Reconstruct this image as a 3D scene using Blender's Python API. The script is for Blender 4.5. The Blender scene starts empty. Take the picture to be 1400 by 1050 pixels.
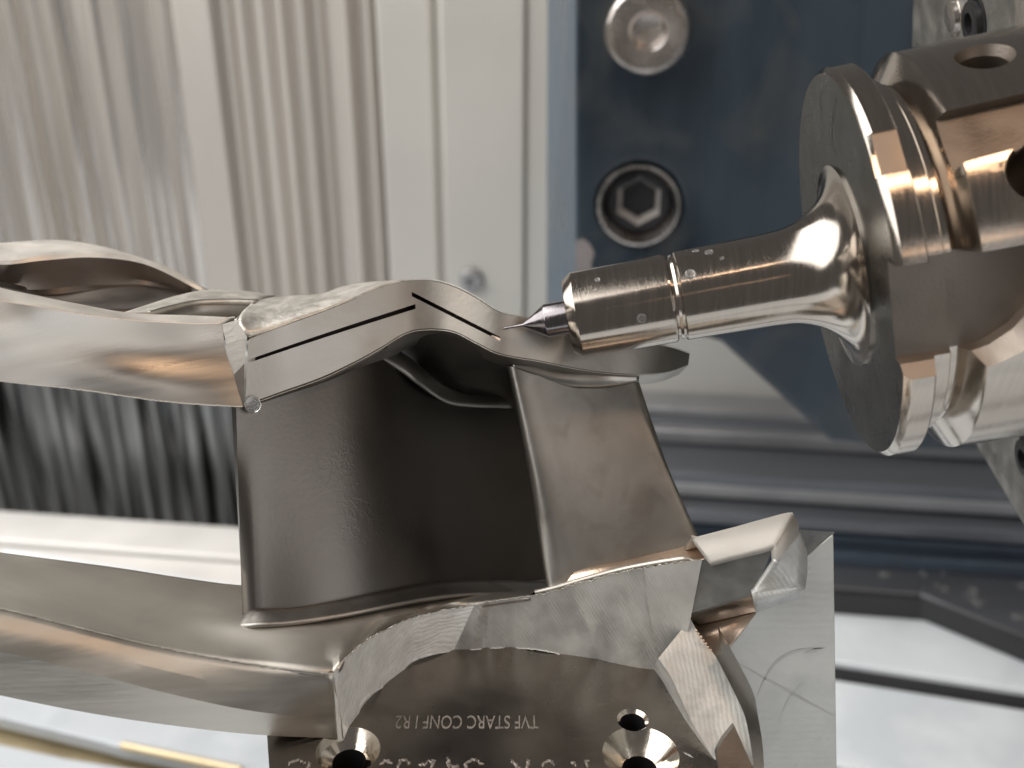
import bpy, bmesh, math, random
from mathutils import Vector, Matrix
random.seed(7)
R = math.radians
S = bpy.context.scene
COL = S.collection
# ------------------------------------------------------------------ camera (1 unit = 1 cm)
F = 1400.0; TH = R(25); CAMH = 8.63
FW = Vector((0, math.cos(TH), -math.sin(TH))); UP = Vector((0, math.sin(TH), math.cos(TH))); RT = Vector((1, 0, 0))
C0 = Vector((0, 0, CAMH))
cd = bpy.data.cameras.new("camera"); cam = bpy.data.objects.new("camera", cd); COL.objects.link(cam)
cd.sensor_width = 36; cd.lens = 36.0 * F / 1400
cam.location = C0; cam.rotation_euler = (math.pi / 2 - TH, 0, 0)
cd.clip_start = 0.5; cd.clip_end = 1000
cd.dof.use_dof = True; cd.dof.focus_distance = 12.3; cd.dof.aperture_fstop = 0.26
S.camera = cam
S.unit_settings.system = 'METRIC'; S.unit_settings.scale_length = 0.01
# ------------------------------------------------------------------ world and lamps
w = bpy.data.worlds.new("World"); S.world = w; w.use_nodes = True
bg = w.node_tree.nodes["Background"]
bg.inputs[0].default_value = (1.0, 0.95, 0.90, 1); bg.inputs[1].default_value = 0.11
S.view_settings.view_transform = 'Standard'; S.view_settings.look = 'None'; S.view_settings.exposure = 0.05; S.view_settings.gamma = 1


def lamp(name, loc, target, sx, sy, watts, col, roll=0):
    l = bpy.data.lights.new(name, 'AREA'); l.shape = 'RECTANGLE'; l.size = sx; l.size_y = sy
    l.energy = watts; l.color = col
    o = bpy.data.objects.new(name, l); COL.objects.link(o); o.location = loc
    d = Vector(target) - Vector(loc)
    o.rotation_euler = d.to_track_quat('-Z', 'Y').to_euler()
    if roll: o.rotation_euler.rotate_axis('Z', roll)
    return o


lamp("overhead_light", (-55, 14, 46), (2, 26, -8), 110, 80, 80000, (1.0, 0.97, 0.93))
lamp("overhead_light", (-36, 32, 44), (-10, 32, -8), 56, 34, 15000, (1.0, 0.97, 0.94))  # second lamp overhead, added to brighten the lip, wall top and table
lamp("front_fill_light", (34, -30, 16), (0, 10, 1), 36, 34, 6000, (0.97, 0.985, 1.0))  # unseen fill added at front right for the upright faces
lamp("copper_streak_lamp", (12, -2, 34), (5, 12, 4), 26, 0.9, 2200, (1.0, 0.66, 0.42))  # added orange lamp, gives the copper streaks on the holder
lamp("copper_streak_lamp", (14, -13, 17), (5, 12, 4), 26, 0.5, 130, (1.0, 0.66, 0.42))  # second added orange lamp, lower and thinner

# ------------------------------------------------------------------ coordinates
def W(u, v, z):                       # a point seen at photo position u, v at depth z
    return C0 + RT * ((u - 700) / F * z) + UP * ((525 - v) / F * z) + FW * z


def ray(u, v):
    return RT * ((u - 700) / F) + UP * ((525 - v) / F) + FW


def HP(u, v, h=0.0):                  # on the horizontal plane at height h
    d = ray(u, v); return C0 + d * ((h - C0.z) / d.z)


YAW = R(7)
MX = Vector((math.cos(YAW), -math.sin(YAW), 0)); MY = Vector((math.sin(YAW), math.cos(YAW), 0)); MZ = Vector((0, 0, 1))


def VP(u, v, D):                      # on the machine's vertical plane at distance D
    d = ray(u, v); return C0 + d * (D / d.dot(MY))


def MP(x, y, z): return MX * x + MY * y + MZ * z
def mxyz(p): return p.dot(MX), p.dot(MY), p.z


def catmull(pts, n):
    pts = [Vector(p) for p in pts]
    if len(pts) == 2:
        return [pts[0].lerp(pts[1], i / (n - 1)) for i in range(n)]
    L = [0]
    for a, b in zip(pts, pts[1:]): L.append(L[-1] + max((b - a).length, 1e-6))
    out = []
    P = [pts[0] * 2 - pts[1]] + pts + [pts[-1] * 2 - pts[-2]]
    T = [L[0] - (L[1] - L[0])] + L + [L[-1] + (L[-1] - L[-2])]
    k = 0
    for i in range(n):
        t = L[-1] * i / (n - 1)
        while k < len(pts) - 2 and t > L[k + 1]: k += 1
        p0, p1, p2, p3 = P[k:k + 4]; t0, t1, t2, t3 = T[k:k + 4]
        m1 = (p2 - p0) / (t2 - t0) * (t2 - t1); m2 = (p3 - p1) / (t3 - t1) * (t2 - t1)
        s = (t - t1) / (t2 - t1); s2 = s * s; s3 = s2 * s
        out.append(p1 * (2 * s3 - 3 * s2 + 1) + m1 * (s3 - 2 * s2 + s) + p2 * (3 * s2 - 2 * s3) + m2 * (s3 - s2))
    return out


def crv(pts, n=48, smooth=True):      # photo positions with depth -> smooth world curve
    if smooth: return [W(*p) for p in catmull([(p[0], p[1], p[2] * 60) for p in pts], n)] if False else \
        [W(p.x, p.y, p.z / 60) for p in catmull([(p[0], p[1], p[2] * 60) for p in pts], n)]
    P = [Vector((p[0], p[1], p[2] * 60)) for p in pts]
    L = [0]
    for a, b in zip(P, P[1:]): L.append(L[-1] + (b - a).length)
    out = []
    for i in range(n):
        t = L[-1] * i / (n - 1); k = 0
        while k < len(P) - 2 and t > L[k + 1]: k += 1
        q = P[k].lerp(P[k + 1], (t - L[k]) / max(L[k + 1] - L[k], 1e-6)); out.append(W(q.x, q.y, q.z / 60))
    return out


# ------------------------------------------------------------------ materials
def mat(name, col, metal=1.0, rough=0.3, var=0.15, vscale=1.5, bump=0.05, bscale=12.0, stretch=(1, 1, 1),
        rvar=0.1, spec=0.5, detail=6, stain=None, stain_scale=0.8, stain_amt=0.5, rings=None):
    m = bpy.data.materials.new(name); m.use_nodes = True
    nt = m.node_tree; N = nt.nodes; L = nt.links
    b = N["Principled BSDF"]
    tc = N.new("ShaderNodeTexCoord"); mp = N.new("ShaderNodeMapping"); mp.inputs["Scale"].default_value = stretch
    L.new(tc.outputs["Object"], mp.inputs[0])
    n1 = N.new("ShaderNodeTexNoise"); n1.inputs["Scale"].default_value = vscale; n1.inputs["Detail"].default_value = detail
    L.new(mp.outputs[0], n1.inputs["Vector"])
    mr = N.new("ShaderNodeMapRange"); mr.inputs[1].default_value = 0.3; mr.inputs[2].default_value = 0.7
    mr.inputs[3].default_value = 1 - var; mr.inputs[4].default_value = 1 + var
    L.new(n1.outputs[0], mr.inputs[0])
    mx = N.new("ShaderNodeVectorMath"); mx.operation = 'SCALE'; mx.inputs[0].default_value = col[:3]
    L.new(mr.outputs[0], mx.inputs["Scale"])
    csock = mx.outputs[0]
    if stain:
        n3 = N.new("ShaderNodeTexNoise"); n3.inputs["Scale"].default_value = stain_scale; n3.inputs["Detail"].default_value = 8
        n3.inputs["Distortion"].default_value = 0.6
        L.new(tc.outputs["Object"], n3.inputs["Vector"])
        m3 = N.new("ShaderNodeMapRange"); m3.inputs[1].default_value = 0.5; m3.inputs[2].default_value = 0.66; m3.inputs[4].default_value = stain_amt
        L.new(n3.outputs[0], m3.inputs[0])
        mm = N.new("ShaderNodeMix"); mm.data_type = 'RGBA'; mm.inputs[7].default_value = (*stain, 1)
        L.new(m3.outputs[0], mm.inputs[0]); L.new(csock, mm.inputs[6]); csock = mm.outputs[2]
    L.new(csock, b.inputs["Base Color"])
    b.inputs["Metallic"].default_value = metal
    if "Specular IOR Level" in b.inputs: b.inputs["Specular IOR Level"].default_value = spec
    n2 = N.new("ShaderNodeTexNoise"); n2.inputs["Scale"].default_value = bscale; n2.inputs["Detail"].default_value = detail
    L.new(mp.outputs[0], n2.inputs["Vector"])
    r2 = N.new("ShaderNodeMapRange"); r2.inputs[1].default_value = 0.3; r2.inputs[2].default_value = 0.7
    r2.inputs[3].default_value = max(0.02, rough - rvar); r2.inputs[4].default_value = rough + rvar
    L.new(n1.outputs[0], r2.inputs[0]); L.new(r2.outputs[0], b.inputs["Roughness"])
    bp = N.new("ShaderNodeBump"); bp.inputs["Strength"].default_value = 1.0; bp.inputs["Distance"].default_value = bump
    hs = n2.outputs[0]
    if rings:
        kind, wsc, wd, wam, wrot = rings
        m2 = N.new("ShaderNodeMapping"); m2.inputs["Rotation"].default_value = wrot; L.new(tc.outputs["Object"], m2.inputs[0])
        wv = N.new("ShaderNodeTexWave"); wv.wave_type = kind; wv.inputs["Scale"].default_value = wsc; wv.inputs["Distortion"].default_value = wd
        wv.inputs["Detail"].default_value = 3; L.new(m2.outputs[0], wv.inputs["Vector"])
        ma = N.new("ShaderNodeMath"); ma.operation = 'MULTIPLY_ADD'; ma.inputs[1].default_value = wam; L.new(wv.outputs["Fac"], ma.inputs[0]); L.new(hs, ma.inputs[2]); hs = ma.outputs[0]
    L.new(hs, bp.inputs["Height"]); L.new(bp.outputs[0], b.inputs["Normal"])
    m["bump"] = bp.name
    return m


M = {}
M['shroud'] = mat('machined_alloy', (0.48, 0.455, 0.42), 1, 0.33, 0.10, 1.6, 0.0012, 24, rvar=0.05)
M['face'] = mat('milled_alloy', (0.40, 0.38, 0.35), 1, 0.42, 0.10, 1.3, 0.0018, 18, rvar=0.06, stain=(0.33, 0.29, 0.24), stain_scale=0.9, stain_amt=0.5)
M['lip'] = mat('lip_alloy_painted_sheen', (0.80, 0.77, 0.71), 0.55, 0.42, 0.10, 2, 0.004, 8)  # pale tone stands in for the ceiling reflected in upward faces
M['channel'] = mat('shaded_channel_alloy', (0.21, 0.185, 0.165), 1, 0.40, 0.15, 1.0, 0.003, 6)  # darkened copy of the alloy, shade of the channel wall in its colour
M['ledge'] = mat('grey_ledge', (0.56, 0.60, 0.64), 0.1, 0.45, 0.06, 0.4, 0.02, 1.5, stain=(0.46, 0.50, 0.54), stain_scale=0.5)
M['cream'] = mat('bead_blasted_alloy', (0.50, 0.48, 0.44), 0.3, 0.6, 0.06, 3, 0.004, 12)
M['rough_top'] = mat('scraped_alloy', (0.66, 0.635, 0.58), 0.7, 0.45, 0.12, 5, 0.009, 12, rvar=0.1)
M['lower_face'] = mat('lit_milled_alloy', (0.88, 0.90, 0.88), 0.12, 0.45, 0.10, 3.5, 0.014, 11, rvar=0.10, stain=(0.62, 0.62, 0.60), stain_scale=1.8, rings=('RINGS', 5.0, 9.0, 0.22, (0, 0, 0)))  # left end face, raised tone stands in for light from front right
M['smear'] = mat('coolant_smear', (0.52, 0.525, 0.51), 0.35, 0.5, 0.15, 2, 0.006, 14)
M['cut_face'] = mat('cutter_marked_alloy', (0.64, 0.65, 0.63), 0.5, 0.44, 0.16, 2.2, 0.006, 12, rvar=0.08, stain=(0.36, 0.365, 0.36), stain_scale=1.4, stain_amt=0.7, rings=('BANDS', 7.0, 3.0, 0.22, (0.3, 0.5, 0.4)))
M['saw_face'] = mat('dull_sawn_alloy', (0.25, 0.255, 0.25), 0.6, 0.42, 0.25, 3, 0.012, 14, stain=(0.16, 0.165, 0.16), stain_scale=2.0)
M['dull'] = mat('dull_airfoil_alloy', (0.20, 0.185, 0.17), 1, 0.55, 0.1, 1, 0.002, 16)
M['hex_glint'] = mat('hex_facet_glint', (0.55, 0.53, 0.51), 0.3, 0.3, 0.05, 1, 0.004, 4)  # pale facets stand in for light caught in the hex socket
M['foil'] = mat('airfoil_alloy', (0.385, 0.37, 0.345), 1, 0.38, 0.08, 0.8, 0.003, 5, rvar=0.06, stain=(0.29, 0.27, 0.245), stain_scale=2.2, stain_amt=0.7)
M['rim'] = mat('turned_alloy', (0.42, 0.395, 0.36), 1, 0.34, 0.16, 1.6, 0.0014, 5, rvar=0.10, stretch=(0.16, 0.4, 3.2), detail=5)
M['ring'] = mat('satin_ring_alloy', (0.50, 0.475, 0.43), 0.9, 0.44, 0.14, 1.6, 0.003, 9, rvar=0.08, stretch=(0.25, 0.5, 2.0), detail=5, stain=(0.36, 0.34, 0.31), stain_scale=0.7, stain_amt=0.5)
M['slot'] = mat('dark_slot_wall', (0.05, 0.04, 0.035), 1, 0.5, 0.3, 3, 0.01, 20)  # slot walls in one near-black tone
M['copper_tint'] = mat('copper_and_reflected_copper', (0.72, 0.56, 0.44), 1, 0.38, 0.15, 2, 0.004, 20)  # copper metal tone, also stands in for copper reflections
M['holder'] = mat('ground_steel', (0.50, 0.45, 0.398), 1, 0.13, 0.06, 3, 0.0006, 30, stretch=(9, 0.5, 0.5), rvar=0.04)
M['holder_face'] = mat('oiled_steel', (0.10, 0.10, 0.09), 1, 0.30, 0.25, 1.5, 0.003, 20, stain=(0.06, 0.055, 0.05), stain_scale=1.1, stain_amt=0.6)
M['pocket'] = mat('pocket_floor_steel', (0.31, 0.27, 0.235), 1, 0.42, 0.08, 2, 0.002, 40)
M['carbide'] = mat('carbide', (0.27, 0.25, 0.265), 1, 0.16, 0.1, 4, 0.001, 30, stretch=(6, 1, 1))
M['plate'] = mat('oiled_plate', (0.245, 0.22, 0.195), 1, 0.30, 0.16, 1.2, 0.002, 40, rvar=0.08, stain=(0.18, 0.16, 0.14), stain_scale=1.3, stain_amt=0.6)
M['hole'] = mat('bright_chamfer', (0.72, 0.66, 0.58), 1, 0.12, 0.1, 3, 0.001, 20)
M['engraved'] = mat('engraved_mark', (0.33, 0.30, 0.27), 0.6, 0.55, 0.3, 9, 0.004, 30)
M['block'] = mat('ground_block', (0.62, 0.625, 0.60), 0.35, 0.48, 0.10, 1.1, 0.006, 14, rvar=0.06, stain=(0.50, 0.51, 0.50), stain_scale=0.9, stain_amt=0.6, rings=('RINGS', 3.0, 1.5, 0.22, (1.57, 0, 0)))
M['wall'] = mat('stainless_sheet', (0.60, 0.57, 0.535), 0.35, 0.46, 0.06, 0.25, 0.05, 0.5, stretch=(1.5, 1, 0.12))
M['ripple'] = mat('rippled_stainless', (0.70, 0.665, 0.62), 0.65, 0.28, 0.06, 0.4, 0.5, 0.62, stretch=(1.7, 1.7, 0.11), detail=2)
M['ripple_shaded'] = mat('shaded_streak_sheet', (0.24, 0.25, 0.255), 0.5, 0.33, 0.95, 0.9, 0.5, 0.6, stretch=(1.6, 1.6, 0.16), detail=1.5)  # low shade and streaks of reflection are put into this colour
M['panel'] = mat('panel_sheet', (0.60, 0.585, 0.55), 0.25, 0.45, 0.05, 0.12, 0.02, 0.4)
M['blue'] = mat('navy_paint', (0.017, 0.030, 0.044), 0.0, 0.40, 0.5, 0.35, 0.03, 2.5, stretch=(1, 1, 0.22), rvar=0.18, stain=(0.05, 0.054, 0.055), stain_scale=0.35, stain_amt=0.75)
M['blue_edge'] = mat('pale_navy_side', (0.075, 0.105, 0.138), 0.0, 0.35, 0.2, 0.3, 0.02, 2)  # side chamfer in a paler navy than the front plate
M['chip'] = mat('bare_primer', (0.22, 0.20, 0.20), 0.0, 0.5, 0.1, 1, 0.02, 3)
M['bolt'] = mat('bolt_steel', (0.60, 0.56, 0.53), 1, 0.25, 0.1, 1, 0.01, 3)
M['black'] = mat('black_socket', (0.02, 0.02, 0.022), 0.3, 0.35, 0.2, 1, 0.01, 5)
M['spindle'] = mat('spindle_face', (0.20, 0.195, 0.18), 0.7, 0.45, 0.2, 2.5, 0.015, 9, stain=(0.34, 0.33, 0.31), stain_scale=2.5, stain_amt=0.4)
M['cover'] = mat('way_cover_steel', (0.17, 0.18, 0.20), 0.6, 0.36, 0.12, 0.3, 0.02, 1.2, stretch=(0.2, 3, 3))
M['cover_light'] = mat('way_cover_edge', (0.36, 0.36, 0.37), 0.6, 0.4, 0.12, 0.3, 0.02, 1)
M['cover_blue'] = mat('wiper_strip', (0.075, 0.10, 0.135), 0.2, 0.4, 0.2, 0.3, 0.05, 1.6, stretch=(0.08, 6, 6))
M['matt_black'] = mat('rubber_and_slot_black', (0.025, 0.025, 0.027), 0, 0.5, 0.2, 1, 0.02, 4)
M['table'] = mat('table_steel', (0.86, 0.92, 0.97), 0.05, 0.4, 0.06, 0.3, 0.03, 1.0, stain=(0.66, 0.73, 0.80), stain_scale=0.22, stain_amt=0.5)
M['rail'] = mat('polished_rail', (0.78, 0.77, 0.75), 0.15, 0.35, 0.05, 0.3, 0.01, 1)
M['brass'] = mat('brass_wiper', (0.62, 0.52, 0.34), 0.6, 0.4, 0.1, 1, 0.01, 2)
g = bpy.data.materials.new('coolant'); g.use_nodes = True; M['water'] = g
gb = g.node_tree.nodes["Principled BSDF"]; gb.inputs["Base Color"].default_value = (0.72, 0.73, 0.73, 1); gb.inputs["Roughness"].default_value = 0.06
gb.inputs["Transmission Weight"].default_value = 0.85; gb.inputs["IOR"].default_value = 1.33

# the airfoils carry a film of oil with fine curled ridges
def oil_film(m, scale=3.2, amt=0.02, center=None, rad=1.2):
    nt = m.node_tree; N = nt.nodes; L = nt.links; b = N["Principled BSDF"]; bp = N[m["bump"]]
    tc = N.new("ShaderNodeTexCoord")
    nz = N.new("ShaderNodeTexNoise"); nz.inputs["Scale"].default_value = 2.2; nz.inputs["Detail"].default_value = 4
    L.new(tc.outputs["Object"], nz.inputs["Vector"])
    ad = N.new("ShaderNodeVectorMath"); ad.operation = 'MULTIPLY_ADD'; ad.inputs[1].default_value = (0.8, 0.8, 0.8)
    L.new(nz.outputs["Color"], ad.inputs[0]); L.new(tc.outputs["Object"], ad.inputs[2])
    vo = N.new("ShaderNodeTexVoronoi"); vo.feature = 'DISTANCE_TO_EDGE'; vo.inputs["Scale"].default_value = scale
    L.new(ad.outputs[0], vo.inputs["Vector"])
    mr = N.new("ShaderNodeMapRange"); mr.inputs[1].default_value = 0.0; mr.inputs[2].default_value = 0.06; mr.inputs[3].default_value = 1; mr.inputs[4].default_value = 0
    L.new(vo.outputs["Distance"], mr.inputs[0])
    n2 = N.new("ShaderNodeTexNoise"); n2.inputs["Scale"].default_value = 0.9; n2.inputs["Detail"].default_value = 2
    L.new(tc.outputs["Object"], n2.inputs["Vector"])
    mk = N.new("ShaderNodeMapRange"); mk.inputs[1].default_value = 0.33; mk.inputs[2].default_value = 0.5
    L.new(n2.outputs[0], mk.inputs[0])
    mu = N.new("ShaderNodeMath"); mu.operation = 'MULTIPLY'; L.new(mr.outputs[0], mu.inputs[0]); L.new(mk.outputs[0], mu.inputs[1])
    sock = mu.outputs[0]
    if center:
        ds = N.new("ShaderNodeVectorMath"); ds.operation = 'DISTANCE'; ds.inputs[1].default_value = center
        L.new(tc.outputs["Object"], ds.inputs[0])
        m4 = N.new("ShaderNodeMapRange"); m4.inputs[1].default_value = rad * 0.5; m4.inputs[2].default_value = rad; m4.inputs[3].default_value = 1; m4.inputs[4].default_value = 0
        L.new(ds.outputs["Value"], m4.inputs[0])
        m5 = N.new("ShaderNodeMath"); m5.operation = 'MULTIPLY'; L.new(sock, m5.inputs[0]); L.new(m4.outputs[0], m5.inputs[1]); sock = m5.outputs[0]
    b2 = N.new("ShaderNodeBump"); b2.inputs["Distance"].default_value = amt
    L.new(sock, b2.inputs["Height"]); L.new(bp.outputs[0], b2.inputs["Normal"]); L.new(b2.outputs[0], b.inputs["Normal"])


# ------------------------------------------------------------------ object helpers
def tag(o, label, cat, group=None):
    o['label'] = label; o['category'] = cat
    if group: o['group'] = group
    return o


def empty(name, loc, label, cat, group=None, kind=None):
    o = bpy.data.objects.new(name, None); COL.objects.link(o); o.location = loc; o.empty_display_size = 0.5
    if kind: o['kind'] = kind
    else: tag(o, label, cat, group)
    return o


def finish(bm, name, m, parent=None, origin=None, angle=35, face_cam=False, weld=1e-4):
    if weld: bmesh.ops.remove_doubles(bm, verts=bm.verts, dist=weld)
    if face_cam:
        for f in bm.faces:
            if f.normal.dot(f.calc_center_median() - C0) > 0: f.normal_flip()
    else:
        bmesh.ops.recalc_face_normals(bm, faces=bm.faces)
    if origin is None and parent is None:
        xs = [v.co for v in bm.verts]
        origin = Vector((sum(v.x for v in xs) / len(xs), sum(v.y for v in xs) / len(xs), min(v.z for v in xs)))
    if parent is not None:
        p = parent; off = Vector((0, 0, 0))
        while p is not None: off += p.location; p = p.parent
    else: off = origin
    for v in bm.verts: v.co -= off
    me = bpy.data.meshes.new(name); bm.to_mesh(me); bm.free()
    me.shade_smooth() if hasattr(me, 'shade_smooth') else [setattr(p, 'use_smooth', True) for p in me.polygons]
    me.set_sharp_from_angle(angle=R(angle))
    for k in (m if isinstance(m, (list, tuple)) else [m]): me.materials.append(k)
    o = bpy.data.objects.new(name, me); COL.objects.link(o)
    if parent is not None: o.parent = parent
    else: o.location = off
    return o


def loft(bm, curves, closed=False, m=0):
    rows = [[bm.verts.new(p) for p in c] for c in curves]
    prs = list(zip(rows, rows[1:])) + ([(rows[-1], rows[0])] if closed else [])
    for a, b in prs:
        for i in range(len(a) - 1):
            try:
                f = bm.faces.new((a[i], a[i + 1], b[i + 1], b[i])); f.material_index = m
            except ValueError: pass
    return rows


def across(curves, k):                # smooth extra curves between the given ones
    n = len(curves[0]); cols = [catmull([c[i] for c in curves], k) for i in range(n)]
    return [[cols[i][j] for i in range(n)] for j in range(k)]


def cap(bm, vs, m=0):
    try:
        f = bm.faces.new(vs); f.material_index = m; return f
    except ValueError: return None


def box(bm, c0, ax, ay, az, m=0):      # corner and three edge vectors
    vs = [bm.verts.new(c0 + ax * i + ay * j + az * k) for i in (0, 1) for j in (0, 1) for k in (0, 1)]
    for q in ((0, 1, 3, 2), (4, 6, 7, 5), (0, 4, 5, 1), (2, 3, 7, 6), (0, 2, 6, 4), (1, 5, 7, 3)):
        f = bm.faces.new([vs[i] for i in q]); f.material_index = m


def prism(bm, pts, vec, m=0):
    a = [bm.verts.new(p) for p in pts]; b = [bm.verts.new(p + vec) for p in pts]
    cap(bm, a, m); cap(bm, b[::-1], m); n = len(a)
    for i in range(n): cap(bm, (a[i], a[(i + 1) % n], b[(i + 1) % n], b[i]), m)


def bevel(o, wd, seg=2, ang=40):
    b = o.modifiers.new("bevel", 'BEVEL'); b.width = wd; b.segments = seg; b.limit_method = 'ANGLE'; b.angle_limit = R(ang); return o


def solid(o, t):
    s = o.modifiers.new("thickness", 'SOLIDIFY'); s.thickness = t; s.offset = -1; return o


def revolve(bm, prof, seg=64, axis=None, m=0, cap_ends=True, org=Vector((0, 0, 0)), ex=Vector((1, 0, 0)), ey=Vector((0, 1, 0)), ez=Vector((0, 0, 1))):
    # prof: (s along ex, r); returns rows
    rows = []
    for s, r in prof:
        rows.append([bm.verts.new(org + ex * s + (ey * math.cos(2 * math.pi * k / seg) + ez * math.sin(2 * math.pi * k / seg)) * r) for k in range(seg)])
    for a, b in zip(rows, rows[1:]):
        for k in range(seg):
            f = bm.faces.new((a[k], a[(k + 1) % seg], b[(k + 1) % seg], b[k])); f.material_index = m
    if cap_ends: cap(bm, rows[0][::-1], m); cap(bm, rows[-1], m)
    return rows


def boolean(o, cutters):
    for c in cutters:
        md = o.modifiers.new("cut", 'BOOLEAN'); md.operation = 'DIFFERENCE'; md.solver = 'EXACT'; md.object = c
        md.material_mode = 'TRANSFER' if hasattr(md, 'material_mode') else 'INDEX'
    dg = bpy.context.evaluated_depsgraph_get(); dg.update()
    me = bpy.data.meshes.new_from_object(o.evaluated_get(dg))
    o.modifiers.clear(); old = o.data; o.data = me; me.name = old.name
    for c in cutters: bpy.data.objects.remove(c, do_unlink=True)
    return o


# ------------------------------------------------------------------ background of the machine
# rear wall, left: ribbed stainless sheet
WD = 42.0
wall = empty("wall", VP(300, 500, WD), '', '', kind='structure')
ztop, zbot = VP(300, -160, WD).z, -12.2
def xm(u, D=WD, v=165): return mxyz(VP(u, v, D))[0]
def strip(bm, x0, x1, D, z0, z1, bulge, n=8, m=0):
    rows = []
    for k in range(n + 1):
        t = k / n; x = x0 + (x1 - x0) * t; d = D - bulge * math.sin(math.pi * t)
        rows.append([MP(x, d, z0 + (z1 - z0) * j / 6) for j in range(7)])
    loft(bm, rows, m=m)
bm = bmesh.new(); box(bm, MP(xm(-250), WD, zbot), MX * (xm(280) - xm(-250)), MY * 1.0, MZ * (ztop - zbot))
finish(bm, "sheet", M['ripple'], wall)
bm = bmesh.new(); box(bm, MP(xm(280), WD + 0.3, zbot), MX * (xm(540) - xm(280)), MY * 1.0, MZ * (ztop - zbot))
finish(bm, "sheet", M['wall'], wall)
ribs = [(-60, -34, .35), (6, 30, .3), (40, 58, .5), (66, 84, .5), (92, 112, .5), (140, 160, .25), (178, 196, .25), (222, 262, .3), (284, 312, .5), (316, 332, .45), (336, 356, .6), (362, 384, .6), (390, 408, .7), (418, 436, .7), (442, 452, .4),
        (476, 494, .9), (504, 522, .8)]
for a, b, h in ribs:
    bm = bmesh.new(); strip(bm, xm(a), xm(b), WD + (0.02 if a < 270 else 0.32), zbot, ztop, h * 0.8)
    o = finish(bm, "rib", M['ripple'] if a < 270 else M['wall'], wall)
bm = bmesh.new(); box(bm, MP(xm(258), WD - 0.25, zbot), MX * (xm(308) - xm(258)), MY * 0.2, MZ * (ztop - zbot)); bevel(finish(bm, "cover_strip", M['wall'], wall), 0.08)
# rear wall, right: flat panels with a joint
wall2 = empty("wall", VP(900, 500, WD), '', '', kind='structure')
for a, b, d in ((524, 596, WD - 0.4), (612, 722, WD - 1.2), (722, 1500, WD - 1.0)):
    bm = bmesh.new(); zb2 = VP(1000, 545, d).z; box(bm, MP(xm(a), d, zb2), MX * (xm(b) - xm(a)), MY * 1.6, MZ * (ztop - zb2)); bevel(finish(bm, "panel", M['panel'], wall2), 0.12, 3)
bm = bmesh.new(); box(bm, MP(xm(594), WD - 0.1, zbot), MX * (xm(614) - xm(594)), MY * 0.5, MZ * (ztop - zbot)); finish(bm, "joint_strip", M['panel'], wall2)
bm = bmesh.new(); p = VP(645, 382, WD - 1.2)
revolve(bm, [(0, .55), (.25, .5), (.3, .42), (.3, .2), (.1, .18), (.1, 0.001)], 20, org=p, ex=-MY, ey=MX, ez=MZ); finish(bm, "screw_head", M['cover_light'], wall2)

# lower left: rippled guard sheet, shade and streaked reflections put into its colour
guard = empty("guard_panel", VP(150, 690, 40.5), 'rippled metal guard sheet with shade and reflections painted in, low at left under the upper vane band', 'guard panel')
gx0, gx1 = xm(-260, 40.5, 620), xm(420, 40.5, 620); gz0, gz1 = -19, -11.2
bm = bmesh.new(); box(bm, MP(gx0, 40.5, gz0), MX * (gx1 - gx0), MY * 0.6, MZ * (gz1 - gz0)); finish(bm, "guard_sheet", M['ripple_shaded'], guard)
for u in range(-120, 360, 26):
    a = u + random.uniform(-4, 4); bm = bmesh.new(); strip(bm, xm(a, 40.5, 620), xm(a + random.uniform(10, 16), 40.5, 620), 40.52, gz0, gz1, random.uniform(.3, .6)); finish(bm, "rib", M['ripple_shaded'], guard)

# two bright rails under it
for i, (v0, v1, h, lab) in enumerate(((697, 738, -16.6, 'upper of the two bright rounded rails crossing low behind the vane at left'), (743, 800, -16.95, 'lower of the two bright rounded rails, half hidden by the lower vane ring'))):
    pa, pb = HP(0, v0, h), HP(0, v1, h); x0 = mxyz(pa)[0] - 12; ya, yb = mxyz(pa)[1], mxyz(pb)[1]
    bm = bmesh.new(); box(bm, MP(x0, yb, h - 0.3), MX * 26.5, MY * (ya - yb), MZ * 0.3)
    o = finish(bm, "guide_rail", M['rail']); tag(o, lab, 'rail', 'bright rails behind the vane'); bevel(o, 0.13, 4)

# stepped way cover at the right
wc = empty("way_cover", HP(1050, 690, -15), 'stepped dark grey way cover with ridges behind the vane and below the blue column', 'way cover')
edges = [(541, 561, -10.6, 'cover_light'), (561, 580, -11.0, 'cover'), (580, 592, -11.15, 'cover_light'), (592, 648, -11.8, 'cover'), (648, 664, -12.3, 'cover_light'), (664, 700, -13.0, 'cover'), (700, 712, -13.9, 'cover_blue'), (712, 722, -14.1, 'cover_blue'), (722, 745, -14.4, 'cover_blue'), (745, 792, -15.0, 'cover')]
for v0, v1, h, mm in edges:
    pa, pb = HP(1000, v0, h), HP(1000, v1 + 1, h); yb = mxyz(pb)[1]; ya = max(mxyz(pa)[1], yb + 0.4) + 0.5
    bm = bmesh.new(); box(bm, MP(mxyz(pb)[0] - 9, yb, h - 0.6), MX * 34, MY * (ya - yb), MZ * 0.6)
    bevel(finish(bm, "cover_plate", M[mm], wc), 0.08)
yb = mxyz(HP(1000, 793, -15.0))[1]
bm = bmesh.new(); box(bm, MP(mxyz(HP(1000, 793, -15))[0] - 9, yb - 0.25, -16.05), MX * 34, MY * 0.25, MZ * 0.97); finish(bm, "wiper", M['matt_black'], wc)

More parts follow.
